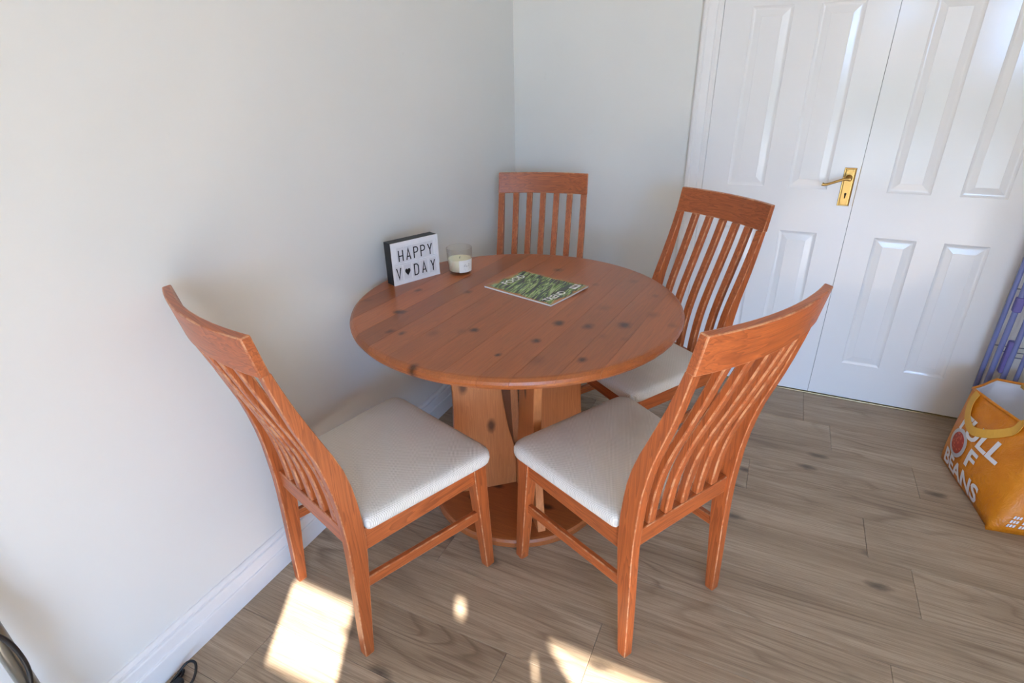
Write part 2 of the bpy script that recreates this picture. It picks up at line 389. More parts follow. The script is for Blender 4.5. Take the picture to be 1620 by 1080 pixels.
for i in range(41):
    for j in range(9):
        q = Vector((-10 + 0.6 * i, 0, 0.20 * j)); hv.append((q.x * 1.6, -16.0 + 0.35 * noise.noise(q * 1.3) + 0.15 * (j / 8), -0.15 + q.z + (0.3 * noise.noise(Vector((q.x, 5, 1))) if j == 8 else 0)))
for i in range(40):
    for j in range(8): hf.append((i * 9 + j, i * 9 + j + 1, (i + 1) * 9 + j + 1, (i + 1) * 9 + j))
hb = [(x, y - 0.8, z) for x, y, z in hv]
n0 = len(hv); hv += hb; hf += [tuple(n0 + k for k in reversed(f)) for f in list(hf)] + [(i * 9 + 8, n0 + i * 9 + 8, n0 + (i + 1) * 9 + 8, (i + 1) * 9 + 8) for i in range(40)]
mk('wall_garden_hedge', hv, hf, M_HEDGE, kind='structure')
box('ground_outside', (-16, 24, -30, RY - 0.25, -0.3, -0.15), M_GROUND, kind='structure')

# skirting
SK = [(0, 0), (0.018, 0), (0.018, 0.066), (0.0165, 0.069), (0.012, 0.0705), (0.012, 0.0745), (0.0145, 0.0765), (0.0135, 0.104), (0.0115, 0.108), (0.0065, 0.1095), (0.0065, 0.114), (0.0105, 0.1155), (0.0115, 0.120), (0.0095, 0.1265), (0.0045, 0.130), (0, 0.130)]
mk('baseboard_left', *loft([[(t, RY, z) for t, z in SK], [(t, 0, z) for t, z in SK]]), M_TRIM, kind='structure')
mk('baseboard_back', *loft([[(0.018, -t, z) for t, z in SK], [(DL - 0.079, -t, z) for t, z in SK]]), M_TRIM, kind='structure')
mk('baseboard_back', *loft([[(DR + 0.079, -t, z) for t, z in SK], [(RX, -t, z) for t, z in SK]]), M_TRIM, kind='structure')
# architraves round the double doors
AP = [(0, 0), (0, 0.018), (0.006, 0.021), (0.016, 0.021), (0.022, 0.017), (0.040, 0.015), (0.052, 0.013), (0.056, 0.009), (0.066, 0.010), (0.0774, 0.009), (0.0774, 0)]
AW = 0.0774
def arch(n, x_out, sgn):
    mk(n, *loft([[(x_out + sgn * a, -t, z) for a, t in AP] for z in (0.0, DH + AW)]), M_TRIM, kind='structure')
arch('trim_1', DL - AW, 1); arch('trim_2', DR + AW, -1)
mk('trim_3', *loft([[(x, -t, DH + AW - a) for a, t in AP] for x in (DL - AW, DR + AW)]), M_TRIM, kind='structure')
box('trim_4', (DL, DR, -0.006, 0.020, 0, 0.0035), M_STRIP, bevel=0.0015, kind='structure')   # metal threshold strip

# ------------------------------------------------------------------ panelled doors
LW = DM - DL; LZ0, LZ1 = 0.008, 1.981
PX = [(0.108, 0.258), (LW - 0.258, LW - 0.108)]
PZ = [(0.185, 0.7756), (0.9607, 1.6457), (1.745, 1.885)]
DT = 0.035
def leaf(n, x0):
    xs = [0.0008, PX[0][0], PX[0][1], PX[1][0], PX[1][1], LW - 0.0008]; zs = [LZ0, PZ[0][0], PZ[0][1], PZ[1][0], PZ[1][1], PZ[2][0], PZ[2][1], LZ1]
    parts = []
    for i in range(5):
        for j in range(7):
            if i in (1, 3) and j in (1, 3, 5): continue
            parts.append(([(xs[i], 0, zs[j]), (xs[i + 1], 0, zs[j]), (xs[i + 1], 0, zs[j + 1]), (xs[i], 0, zs[j + 1])], [(0, 1, 2, 3)]))
    a, b = xs[0], xs[-1]
    parts.append(([(a, DT, LZ0), (b, DT, LZ0), (b, DT, LZ1), (a, DT, LZ1)], [(3, 2, 1, 0)]))
    for (p, q) in (((a, LZ0), (b, LZ0)), ((b, LZ0), (b, LZ1)), ((b, LZ1), (a, LZ1)), ((a, LZ1), (a, LZ0))):
        parts.append(([(p[0], 0, p[1]), (p[0], DT, p[1]), (q[0], DT, q[1]), (q[0], 0, q[1])], [(0, 1, 2, 3)]))
    o = link(n, bpy.data.meshes.new(n), None, None, 'structure')
    V, F = join(parts); o.data.from_pydata(V, [], F); o.data.materials.append(M_DOOR)
    bm = bmesh.new(); bm.from_mesh(o.data); bmesh.ops.remove_doubles(bm, verts=bm.verts, dist=1e-5); bmesh.ops.recalc_face_normals(bm, faces=bm.faces); bm.to_mesh(o.data); bm.free()
    o.location = (x0, 0, 0)
    for (za, zb) in PZ:
        for (xa, xb) in PX:
            # moulded panel: rolled edge, sunken field, raised centre
            prof = [(0.0, 0.0), (0.003, 0.0022), (0.009, 0.0045), (0.013, 0.0050), (0.017, 0.0046), (0.037, 0.0016), (0.0376, 0.0008)]
            rings = [[(xa + d, y, za + d), (xb - d, y, za + d), (xb - d, y, zb - d), (xa + d, y, zb - d)] for d, y in prof]
            V, F = loft(rings, cap=False); m = len(V); F.append((m - 4, m - 3, m - 2, m - 1))
            mk('panel', V, F, M_DOOR, o)
    return o
door1 = leaf('door_1', DL); door2 = leaf('door_2', DM)
# brass lever handle on long plate (parts of the left leaf)
hx0, hx1, hz0, hz1 = 1.489 - DL, 1.533 - DL, 0.8985, 1.0525
def plate_ring(d, y): return [(hx0 + d, -y, hz0 + d), (hx1 - d, -y, hz0 + d), (hx1 - d, -y, hz1 - d), (hx0 + d, -y, hz1 - d)]
V, F = loft([plate_ring(0, 0), plate_ring(0, 0.002), plate_ring(0.0015, 0.0032), plate_ring(0.004, 0.0028), plate_ring(0.006, 0.0048), plate_ring(0.008, 0.005)])
plate = mk('handle_plate', V, F, M_BRASS, door1); plate['label'] = 'rectangular brass plate with a keyhole'
for (sx, sz) in ((hx0 + 0.012, hz1 - 0.012), (hx1 - 0.012, hz1 - 0.012), (hx0 + 0.012, hz0 + 0.012), (hx1 - 0.012, hz0 + 0.012)):
    V, F = lathe([(0.0026, 0), (0.0026, 0.0008), (0.0015, 0.0012)], 10)
    s = mk('screw', [(x + sx, -0.005 - z, y + sz) for x, y, z in V], F, M_BRASS, plate)
kx, kz = (hx0 + hx1) / 2, 0.941
V, F = loft([[(kx + x, -y, kz + z) for x, z in [(-0.0022, -0.011), (0.0022, -0.011), (0.003, 0.003), (0.0045, 0.006), (0.004, 0.010), (0, 0.012), (-0.004, 0.010), (-0.0045, 0.006), (-0.003, 0.003)]] for y in (0.0049, 0.0054)])
mk('keyhole', V, F, M_HOLE, plate)
lx, lz = (hx0 + hx1) / 2, 1.013
V, F = lathe([(0.0125, 0), (0.0125, 0.004), (0.0105, 0.007), (0.009, 0.012), (0.0085, 0.034), (0.0075, 0.039), (0.004, 0.041)], 20)
lev = mk('lever', [(x + lx, -0.005 - z, y + lz) for x, y, z in V], F, M_BRASS, door1, smooth=True); lev['label'] = 'scrolled brass lever handle'
path = spline([(lx, -0.040, lz), (lx - 0.018, -0.041, lz - 0.001), (lx - 0.045, -0.041, lz - 0.011), (lx - 0.068, -0.040, lz - 0.021), (lx - 0.085, -0.039, lz - 0.026), (lx - 0.095, -0.038, lz - 0.024)], 5)
n = len(path); mk('lever_arm', *tube(path, [0.0065 - 0.0016 * math.sin(math.pi * i / n) + 0.0012 * (i / n) ** 4 for i in range(n)], 12), M_BRASS, lev, smooth=True)
box('latch_edge', (LW - 0.0018, LW - 0.0008, -0.0004, 0.004, 0.90, 1.06), M_BRASS, door1)

# ================================================================== DINING TABLE
TX, TY, TR, TZ = 0.547, -1.187, 0.528, 0.761
table = thing('dining_table', 'round stained pine table on a crossed-board pedestal', 'table', (TX, TY, 0))
SANG = math.radians(-4.5)
prof = [(TR - 0.016, TZ - 0.030), (TR - 0.006, TZ - 0.028), (TR - 0.001, TZ - 0.020), (TR, TZ - 0.014), (TR - 0.003, TZ - 0.007), (TR - 0.011, TZ - 0.001), (TR - 0.017, TZ)]
cuts = [-0.54, -0.452, -0.372, -0.276, -0.192, -0.108, -0.012, 0.072, 0.166, 0.240, 0.334, 0.418, 0.54]
top = bpy.data.objects.new('table_top', None); COL.objects.link(top); top.parent = table; top.empty_display_size = 0.05
for a, b in zip(cuts, cuts[1:]):
    rings = []; nu = 10
    for r, z in prof:
        ua, ub = max(a + 0.0003, -r), min(b - 0.0003, r)
        # even steps in angle where the strip reaches the rim
        us = [ua + (ub - ua) * (0.5 - 0.5 * math.cos(math.pi * k / nu)) for k in range(nu + 1)]
        rings.append([(u, math.sqrt(max(r * r - u * u, 0)), z) for u in us] + [(u, -math.sqrt(max(r * r - u * u, 0)) - 1e-5, z) for u in reversed(us)])
    V, F = loft(rings)
    o = mk('stave', V, F, W_TOP, top); o.rotation_euler = (0, 0, SANG)
# pedestal: four radial boards, inner edges cut to a long curve, bowed outer edges
def r_out(z): return 0.232 + 0.055 * ((z - 0.42) / 0.40) ** 2
RIN = [(.08, .0), (.2, .02), (.28, .04), (.4, .058), (.5, .068), (.73, .085)]
def r_in(z): return interp(RIN, z)
for k in range(4):
    t = 0.014; zsl = [0.030 + (0.731 - 0.030) * i / 20 for i in range(21)]
    rings = [[(max(r_in(z), t), -t, z), (r_out(z), -t, z), (r_out(z), t, z), (max(r_in(z), t), t, z)] for z in zsl]
    o = mk('pedestal_board', *loft(rings), W_PED, table, bevel=0.003, seg=2); o.rotation_euler = (0, 0, math.radians(-50 + 90 * k))
box('top_batten', (-0.30, 0.30, -0.035, 0.035, 0.708, 0.7315), W_BASE, table, bevel=0.003).rotation_euler = (0, 0, math.radians(40))
V, F = lathe([(0.311, 0.0), (0.317, 0.004), (0.317, 0.022), (0.311, 0.030), (0.304, 0.0315)], 72)
mk('base_disc', V, F, W_BASE, table)

# ================================================================== DINING CHAIRS
PB = [(0, -.232), (.1, -.230), (.2, -.227), (.35, -.2235), (.44, -.226), (.54, -.2335), (.64, -.251), (.70, -.268), (.76, -.288), (.85, -.313), (.925, -.330)]
PF = [(0, -.205), (.13, -.194), (.26, -.182), (.38, -.173), (.44, -.174), (.53, -.182), (.58, -.190), (.62, -.200), (.68, -.221), (.74, -.246), (.84, -.284), (.925, -.311)]
def smoothtab(tab):
    pts = spline([(z, y, 0) for z, y in tab], 6); return [(p.x, p.y) for p in pts]
PB, PF = smoothtab(PB), smoothtab(PF)
SLAT = smoothtab([(.423, -.199), (.50, -.203), (.58, -.214), (.66, -.235), (.74, -.262), (.83, -.292), (.918, -.319)])
def xo(z): return 0.199 + 0.008 * max(0.0, (z - 0.2) / 0.72)      # outer face of the posts
def sag(x): return -0.030 * (1 - (x / 0.208) ** 2)
def build_chair():
    c = thing('dining_chair', '', 'chair', group='pine dining chairs around the table')
    zsl = [0, .004, .05, .1, .16, .22, .28, .34, .40, .46, .52, .57, .62, .67, .72, .77, .82, .87, .918]
    for s in (-1, 1):
        rings = []
        for z in zsl:
            k = 0.003 if z == 0 else 0
            a, b = s * (xo(z) - k), s * (xo(z) - 0.028 + k)
            rings.append([(a, interp(PB, z) + k, z), (b, interp(PB, z) + k, z), (b, interp(PF, z) - k, z), (a, interp(PF, z) - k, z)])
        mk('back_post', *loft(rings), W_Z, c, bevel=0.0025, seg=2)
    # curved top rail
    N = 18; rings = []
    for i in range(N + 1):
        x = -0.208 + 0.416 * i / N; d = sag(x)
        rings.append([(x, -.3310 + d, .915), (x, -.3500 + d, 1.006), (x, -.3300 + d, 1.008), (x, -.3100 + d, .917)])
    mk('top_rail', *loft(rings), W_X, c, bevel=0.003, seg=2)
    # lower back rail
    mk('back_rail', *boxvf(-.173, .173, -.212, -.186, .372, .425), W_X, c, bevel=0.003)
    for j in range(5):
        xt = (j - 2) * 0.0633; xb = (j - 2) * 0.0605; rings = []
        for i in range(17):
            z = .423 + (.918 - .423) * i / 16; f = i / 16
            x = xb + (xt - xb) * f
            mid = interp(SLAT, z) + sag(xt) * f
            hw, ht = 0.0135, 0.0105
            rings.append([(x - hw, mid - ht, z), (x + hw, mid - ht, z), (x + hw, mid + ht, z), (x - hw, mid + ht, z)])
        mk('slat', *loft(rings), W_Z, c, bevel=0.004, seg=2)
    # front legs, splayed a little forward and tapering
    for s in (-1, 1):
        rings = []
        for z, xa, w, ya, d in ((0, .221, .025, .208, .027), (.004, .2225, .028, .206, .031), (.2, .219, .034, .192, .039), (.345, .2165, .038, .182, .045), (.412, .2155, .039, .179, .047)):
            rings.append([(s * xa, ya, z), (s * (xa - w), ya, z), (s * (xa - w), ya + d, z), (s * xa, ya + d, z)])
        mk('front_leg', *loft(rings), W_Z, c, bevel=0.0025)
        # side apron and stretcher
        rings = [[(s * xa, y, z0), (s * (xa - .020), y, z0), (s * (xa - .020), y, z1), (s * xa, y, z1)] for y, xa, z0, z1 in ((-.180, .194, .352, .418), (.186, .209, .345, .412))]
        mk('side_apron', *loft(rings), W_Y, c, bevel=0.002)
        rings = [[(s * xa, y, z), (s * (xa - .016), y, z), (s * (xa - .016), y, z + .033), (s * xa, y, z + .033)] for y, xa, z in ((-.190, .192, .228), (.204, .207, .198))]
        mk('stretcher', *loft(rings), W_Y, c, bevel=0.003)
    mk('front_apron', *boxvf(-.182, .182, .190, .212, .345, .412), W_X, c, bevel=0.002)
    # upholstered seat: rounded trapezoid, domed
    def outline(k, off):
        # superellipse-like rounded trapezoid, k in 0..1 around
        P = [(-.203, -.168), (.203, -.168), (.240, .245), (-.240, .245)]; R = [.018, .018, .050, .050]; out = []
        for i in range(4):
            p, a, b = Vector(P[i]), Vector(P[i - 1]), Vector(P[(i + 1) % 4])
            da, db = (a - p).normalized(), (b - p).normalized(); r = R[i]
            for q in range(7):
                t = q / 6; A, B = p + da * r, p + db * r
                out.append((1 - t) ** 2 * A + 2 * t * (1 - t) * p + t * t * B)
        ctr = Vector((0, .04)); return [ctr + (v - ctr) * (1 - off / 0.22) for v in out]
    rings = []
    for off, z in ((.020, .408), (.008, .409), (.002, .414), (0, .424), (.0005, .436), (.003, .444), (.008, .4495), (.016, .4530), (.04, .4555), (.08, .4570), (.14, .458), (.19, .4582)):
        rings.append([(v.x, v.y, z) for v in outline(0, off)])
    V, F = loft(rings)
    seat = mk('seat_cushion', V, F, M_FAB, c, smooth=True)
    return c
chair = build_chair()
POSES = [((0.343, -1.718), -0.318, 'pine chair with its back to the white wall, standing over the sunlit patch of floor'),
         ((0.994, -1.428), 1.049, 'pine chair on the open floor side of the table, back turned to the room'),
         ((0.884, -0.778), 2.514, 'pine chair between the table and the white double doors'),
         ((0.340, -0.580), -2.895, 'pine chair in the room corner, seat hidden under the table')]
for i, ((x, y), a, lab) in enumerate(POSES):
    if i == 0: chair.location = (x, y, 0); chair.rotation_euler = (0, 0, a); chair['label'] = lab
    else: dup(chair, (x, y, 0), a, lab)

# ================================================================== ON THE TABLE
# light box sign
A0 = Vector((0.099, -1.230)); A1 = Vector((0.174, -1.052)); ax = (A1 - A0).normalized(); LBW, LBH, LBD = 0.193, 0.150, 0.047
box_root = thing('light_box_sign', 'small black-cased letter sign reading HAPPY V heart DAY', 'sign', (A0.x, A0.y, TZ), math.atan2(ax.y, ax.x))
M_LBW = plain('white_acrylic', lin(236, 235, 237), 0.35)
M_TILE = plain('letter_tile', lin(226, 225, 228), 0.18)
mk('case', *boxvf(0.0, LBW, 0.0035, LBD, 0, LBH), M_BLACK, box_root, bevel=0.0015)
fr = [boxvf(0, LBW, 0, 0.004, 0, 0.010), boxvf(0, LBW, 0, 0.004, LBH - 0.012, LBH), boxvf(0, 0.008, 0, 0.004, 0.010, LBH - 0.012), boxvf(LBW - 0.008, LBW, 0, 0.004, 0.010, LBH - 0.012)]
mk('front_frame', *join(fr), M_LBW, box_root)
mk('diffuser', *boxvf(0.008, LBW - 0.008, 0.0020, 0.0036, 0.010, LBH - 0.012), M_LBW, box_root)
for z in (0.0105, 0.0685, 0.0745, LBH - 0.0150):
    mk('letter_rail', *boxvf(0.008, LBW - 0.008, -0.0012, 0.0022, z, z + 0.0035), M_LBW, box_root)
def stroke(segs, w, y0, y1, ox, oz, sx, sz):
    parts = []
    for poly in segs:
        P = [Vector((ox + x * sx, oz + z * sz)) for x, z in poly]
        Lp, Rp = [], []
        closed = (P[0] - P[-1]).length < 1e-6
        for i, p in enumerate(P):
            if closed: a, b = P[i - 1 if i else -2], P[i + 1 if i < len(P) - 1 else 1]
            else: a, b = P[max(i - 1, 0)], P[min(i + 1, len(P) - 1)]
            d0 = (p - a).normalized() if (p - a).length > 1e-9 else (b - p).normalized(); d1 = (b - p).normalized() if (b - p).length > 1e-9 else d0
            n0, n1 = Vector((-d0.y, d0.x)), Vector((-d1.y, d1.x)); nn = (n0 + n1).normalized(); k = w / 2 / max(0.35, nn.dot(n0))
            Lp.append(p + nn * k); Rp.append(p - nn * k)
        rings = [[(l.x, y0, l.y), (r.x, y0, r.y), (r.x, y1, r.y), (l.x, y1, l.y)] for l, r in zip(Lp, Rp)]
        parts.append(loft(rings))
    return join(parts)
def arc(cx, cz, rx, rz, a0, a1, n=9): return [(cx + rx * math.cos(math.radians(a0 + (a1 - a0) * i / n)), cz + rz * math.sin(math.radians(a0 + (a1 - a0) * i / n))) for i in range(n + 1)]
GL = {'H': [[(0, 0), (0, 1)], [(1, 0), (1, 1)], [(0, .48), (1, .48)]], 'A': [[(0, 0), (.5, 1), (1, 0)], [(.17, .3), (.83, .3)]],
      'P': [[(0, 0), (0, 1), (.5, 1)] + arc(.5, .76, .5, .24, 90, -90) + [(0, .52)]], 'Y': [[(0, 1), (.5, .45), (1, 1)], [(.5, .45), (.5, 0)]],
      'V': [[(0, 1), (.5, 0), (1, 1)]], 'D': [[(0, 0), (0, 1), (.45, 1)] + arc(.45, .72, .55, .28, 90, 0) + arc(.45, .28, .55, .28, 0, -90) + [(0, 0)]]}
rows = [('HAPPY', 0.082, [.036, .067, .098, .127, .157]), ('V*DAY', 0.0205, [.022, .058, .094, .127, .165])]
for word, z0, cx in rows:
    for ch, x in zip(word, cx):
        mk('letter_tile', *boxvf(x - 0.0145, x + 0.0145, 0.0006, 0.0016, z0 - 0.005, z0 + 0.049), M_TILE, box_root)
        if ch == '*':
            pts = [(16 * math.sin(t) ** 3 / 17, (13 * math.cos(t) - 5 * math.cos(2 * t) - 2 * math.cos(3 * t) - math.cos(4 * t)) / 17) for t in [2 * math.pi * i / 32 for i in range(32)]]
            V, F = loft([[(x + a * 0.0115, yy, z0 + 0.021 + b * 0.0155) for a, b in pts] for yy in (-0.0001, 0.0008)])
            mk('heart', V, F, M_INK, box_root)
        else:
            mk('letter', *stroke(GL[ch], 0.0040, -0.0001, 0.0008, x - 0.0082, z0 + 0.001, 0.0164, 0.039), M_INK, box_root)

# candle in a glass tumbler
candle = thing('jar_candle', 'half-burnt cream candle in a clear glass tumbler with white label', 'candle', (0.236, -1.010, TZ))
def mk_glass():
    t = NT('clear_glass'); gl = t.node('ShaderNodeBsdfGlossy'); gl.inputs['Roughness'].default_value = 0.03
    tr = t.node('ShaderNodeBsdfTransparent'); tr.inputs[0].default_value = (0.985, 0.99, 0.985, 1)
    fr = t.node('ShaderNodeLayerWeight'); fr.inputs[0].default_value = 0.18
    mx = t.node('ShaderNodeMixShader'); t.link(t.math('MULTIPLY', fr.outputs[1], 0.75, clamp=True), mx.inputs[0])
    t.link(tr.outputs[0], mx.inputs[1]); t.link(gl.outputs[0], mx.inputs[2]); t.link(mx.outputs[0], t.n['Material Output'].inputs[0]); return t.m
M_GLASS = mk_glass()
M_WAX = plain('cream_wax', lin(246, 240, 208), 0.5); M_WAX.node_tree.nodes['Principled BSDF'].inputs['Subsurface Weight'].default_value = 0.15
mk('glass', *lathe([(0.036, 0.0), (0.0405, 0.002), (0.0425, 0.008), (0.0455, 0.050), (0.0475, 0.0955), (0.0468, 0.0970), (0.0458, 0.0960), (0.0435, 0.050), (0.0405, 0.013), (0.036, 0.0105)], 48), M_GLASS, candle, smooth=True)
wax = mk('wax', *lathe([(0.035, 0.011), (0.0398, 0.0135), (0.0433, 0.054), (0.0424, 0.0558), (0.038, 0.0550), (0.020, 0.0542), (0.002, 0.0538)], 40), M_WAX, candle, smooth=True)
mk('wick', *tube([(0, 0, 0.053), (0.0005, 0, 0.058), (0.002, 0.001, 0.062)], 0.001, 6), M_HOLE, wax)
M_LAB = plain('paper_label', lin(244, 243, 236), 0.6)
def lab_pt(u, v, off=0.0):   # u angle offset in label, v height
    ang = math.radians(-26 + 74 * (u - 0.5)); z = 0.012 + 0.046 * v; r = 0.0425 + (z - 0.008) * 0.0714 + 0.0006 + off
    return (r * math.cos(ang), r * math.sin(ang), z)
rings = [[lab_pt(i / 12, v, o) for v, o in ((0, 0), (1, 0), (1, 0.0004), (0, 0.0004))] for i in range(13)]
lab = mk('label', *loft(rings), M_LAB, candle)
M_LINK = plain('label_print', lin(120, 118, 112), 0.6)
for seg in ([(0.30, 0.46), (0.33, 0.66), (0.37, 0.48), (0.40, 0.70)], [(0.44, 0.50), (0.47, 0.57), (0.51, 0.52), (0.48, 0.46), (0.44, 0.50)], [(0.54, 0.47), (0.56, 0.48)], [(0.62, 0.64), (0.67, 0.70), (0.69, 0.62), (0.61, 0.48), (0.71, 0.48)], [(0.30, 0.30), (0.70, 0.30)], [(0.36, 0.20), (0.64, 0.20)]):
    mk('label_lettering', *tube([lab_pt(u, v, 0.0005) for u, v in seg], 0.00045, 5), M_LINK, lab)

# food magazine
mo = Vector((0.3945, -1.1200)); ex = Vector((0.057, 0.203)).normalized(); MW, MH, MT = 0.211, 0.2875, 0.006
mag_rz = math.atan2(ex.y, ex.x)
# local x: reading direction, local y: towards the top of the cover; origin at the cover's top left corner
mag = thing('magazine', 'food magazine with green asparagus cover lying flat on the table', 'magazine', (mo.x, mo.y, TZ), mag_rz)
M_PAGE = plain('page_edges', lin(226, 224, 220), 0.7)
def mk_cover():
    t = NT('asparagus_cover'); co = t.coord()
    c2 = t.mapping(co, (1, 1, 1), rot=(0, 0, math.radians(-14)))
    sp = t.noise(t.mapping(c2, (9, 95, 1)), 1, 3, 0.5, 0.9)
    tip = t.noise(t.mapping(c2, (38, 60, 1)), 1, 3, 0.6, 0.8)
    col = t.ramp(sp, [(0.34, lin(22, 32, 28)), (0.44, lin(40, 62, 40)), (0.50, lin(104, 134, 70)), (0.56, lin(178, 196, 130)), (0.62, lin(60, 92, 52)), (0.72, lin(30, 44, 34))])
    col = t.mix(t.ramp(tip, [(0.58, 0.0), (0.66, 0.8)]), col, lin(40, 40, 44))
    s = t.n.new('ShaderNodeSeparateXYZ'); t.link(co, s.inputs[0])
    # brown wooden board showing round the bunch
    e1 = t.math('ABSOLUTE', t.math('SUBTRACT', t.math('DIVIDE', s.outputs[0], MW), 0.5)); e2 = t.math('ABSOLUTE', t.math('ADD', t.math('DIVIDE', s.outputs[1], MH), 0.5))
    e = t.math('ADD', t.math('MAXIMUM', e1, e2), t.math('MULTIPLY', t.math('SUBTRACT', t.noise(co, 26, 3), 0.5), 0.16))
    col = t.mix(t.ramp(e, [(0.445, 0.0), (0.485, 1.0)]), col, lin(176, 122, 72))
    t.set(Base_Color=col, Roughness=0.22); return t.m
M_COVER = mk_cover()
def warp(x, y, z):      # slight lift of the cover's loose corner
    f = max(0, x / MW) * max(0, -y / MH); return (x, y, z + 0.004 * (f ** 2))
def sheet(name, z0, z1, m, x0=0, x1=MW, y0=-MH, y1=0):
    nx, ny = 6, 6; parts = []
    top = [[warp(x0 + (x1 - x0) * i / nx, y0 + (y1 - y0) * j / ny, z1) for i in range(nx + 1)] for j in range(ny + 1)]
    bot = [[(p[0], p[1], z0 + (p[2] - z1)) for p in r] for r in top]
    V = [p for r in top for p in r] + [p for r in bot for p in r]; n = (nx + 1) * (ny + 1); F = []
    for j in range(ny):
        for i in range(nx):
            a = j * (nx + 1) + i; q = (a, a + 1, a + nx + 2, a + nx + 1); F += [q, tuple(n + k for k in reversed(q))]
    rim = [i for i in range(nx + 1)] + [j * (nx + 1) + nx for j in range(1, ny + 1)] + [ny * (nx + 1) + i for i in range(nx - 1, -1, -1)] + [j * (nx + 1) for j in range(ny - 1, 0, -1)]
    for a, b in zip(rim, rim[1:] + rim[:1]): F.append((a, n + a, n + b, b))
    return mk(name, V, F, m, mag)
sheet('back_cover', 0.0, 0.0006, plain('dark_back_cover', lin(36, 34, 40), 0.4))
sheet('pages', 0.0006, MT - 0.0004, M_PAGE, x1=MW - 0.001)
cover = sheet('front_cover', MT - 0.0004, MT, M_COVER)
M_WHITE = plain('white_print', lin(240, 240, 238), 0.35)
def cover_text(s, x, y, size, sx=1.0):
    V, F = text_vf(s, size, bold=0.012)
    mk('title_lettering', [warp(x + v.x * sx, y + v.y, MT + 0.0003) for v in V], F, M_WHITE, cover)
cover_text('FOOD', 0.054, -0.054, 0.042, 0.92)
cover_text('TREND', 0.016, -0.264, 0.038, 0.84)
M_PANELW = plain('barcode_white', lin(236, 234, 232), 0.4)
bx0 = 0.158
bc = mk('barcode_box', [warp(bx0 + a, -0.268 + b, MT + 0.0003) for a, b in ((0, 0), (0.040, 0), (0.040, 0.026), (0, 0.026))], [(0, 1, 2, 3)], M_PANELW, cover)
bars = []
for i in range(14):
    w = random.choice((0.0008, 0.0012, 0.0018)); x = bx0 + 0.005 + i * 0.0021
    bars.append(([warp(x + a, -0.268 + b, MT + 0.0005) for a, b in ((0, 0.008), (w, 0.008), (w, 0.022), (0, 0.022))], [(0, 1, 2, 3)]))
mk('barcode_bars', *join(bars), M_INK, bc)

# ================================================================== SHOPPING BAG
bag = thing('shopping_bag', 'orange woven shopper printed FULL OF BEANS, yellow straps, standing before the airer', 'bag', (0, 0, 0))
M_BAGIN = plain('bag_lining', lin(222, 222, 230), 0.5)
def mk_bag():
    t = NT('orange_woven_plastic'); co = t.coord()
    n = t.noise(co, 14, 4, 0.6); c = t.ramp(n, [(0.3, lin(214, 124, 18)), (0.7, lin(232, 146, 32))])
    t.set(Base_Color=c, Roughness=0.38); t.bump(t.math('ADD', t.noise(co, 16, 4, 0.6, 1.5), t.math('MULTIPLY', t.noise(co, 260, 1), 0.15)), 0.55, 0.012); return t.m
M_BAG = mk_bag()
BASEL = [Vector(p) for p in ((2.020, -0.350, 0.0), (2.088, -0.765, 0.0), (2.470, -0.700, 0.0), (2.470, -0.290, 0.0), (2.130, -0.215, 0.0))]
RIML = [Vector(p) for p in ((2.064, -0.293, 0.300), (2.215, -0.645, 0.300), (2.450, -0.560, 0.310), (2.420, -0.200, 0.300), (2.165, -0.175, 0.300))]
def bag_pt(seg, u, v, off=0.0):
    n = 5; b0, b1, r0, r1 = BASEL[seg], BASEL[(seg + 1) % n], RIML[seg], RIML[(seg + 1) % n]
    B = b0.lerp(b1, u); R_ = r0.lerp(r1, u); p = B.lerp(R_, v)
    nrm = (b1 - b0).cross(r0 - b0).normalized()
    bul = 0.030 * math.sin(math.pi * min(1, v * 1.15)) ** 0.8 * math.sin(math.pi * u) if seg in (0, 1, 2) else 0.015 * math.sin(math.pi * v) * math.sin(math.pi * u)
    wob = 0.006 * noise.noise(Vector((p.x * 9, p.y * 9, p.z * 14)))
    low = -0.018 * (1 - v) ** 6 if v < 0.5 else 0       # bottom tucks under
    return p + nrm * (bul + wob * math.sin(math.pi * u) + off) + nrm * low * 0.6
NU, NV = 10, 12; V, F = [], []
for seg in range(5):
    for i in range(NU):
        for j in range(NV + 1): V.append(bag_pt(seg, i / NU, j / NV))
tot = 5 * NU
for i in range(tot):
    k = (i + 1) % tot
    for j in range(NV):
        F.append((i * (NV + 1) + j, k * (NV + 1) + j, k * (NV + 1) + j + 1, i * (NV + 1) + j + 1))
F.append(tuple(i * (NV + 1) for i in reversed(range(tot))))
body = mk('bag_body', V, F, [M_BAG, M_BAGIN], bag, smooth=True)
md = body.modifiers.new('thickness', 'SOLIDIFY'); md.thickness = 0.003; md.offset = -1; md.material_offset = 1
# rolled hem at the mouth
rim = [bag_pt(s, i / 8, 1.0, 0.0) + Vector((0, 0, 0.0)) for s in range(5) for i in range(8)]; rim.append(rim[0])
mk('hem', *tube(rim, 0.005, 8), M_BAG, bag, smooth=True)
M_STRAP = plain('yellow_webbing', lin(232, 178, 72), 0.6)
def strap(pts, half, thick, normal_fn):
    rings = []
    for i, p in enumerate(pts):
        d = (pts[min(i + 1, len(pts) - 1)] - pts[max(i - 1, 0)]).normalized(); nn = normal_fn(i); s = d.cross(nn).normalized()
        rings.append([p - s * half, p + s * half, p + s * half + nn * thick, p - s * half + nn * thick])
    return loft(rings)
uv = spline([(0.10, 1.00, 0), (0.085, 0.86, 0), (0.16, 0.70, 0), (0.32, 0.64, 0), (0.50, 0.74, 0), (0.62, 0.90, 0), (0.64, 1.02, 0)], 6)
nrm0 = (BASEL[1] - BASEL[0]).cross(RIML[0] - BASEL[0]).normalized()
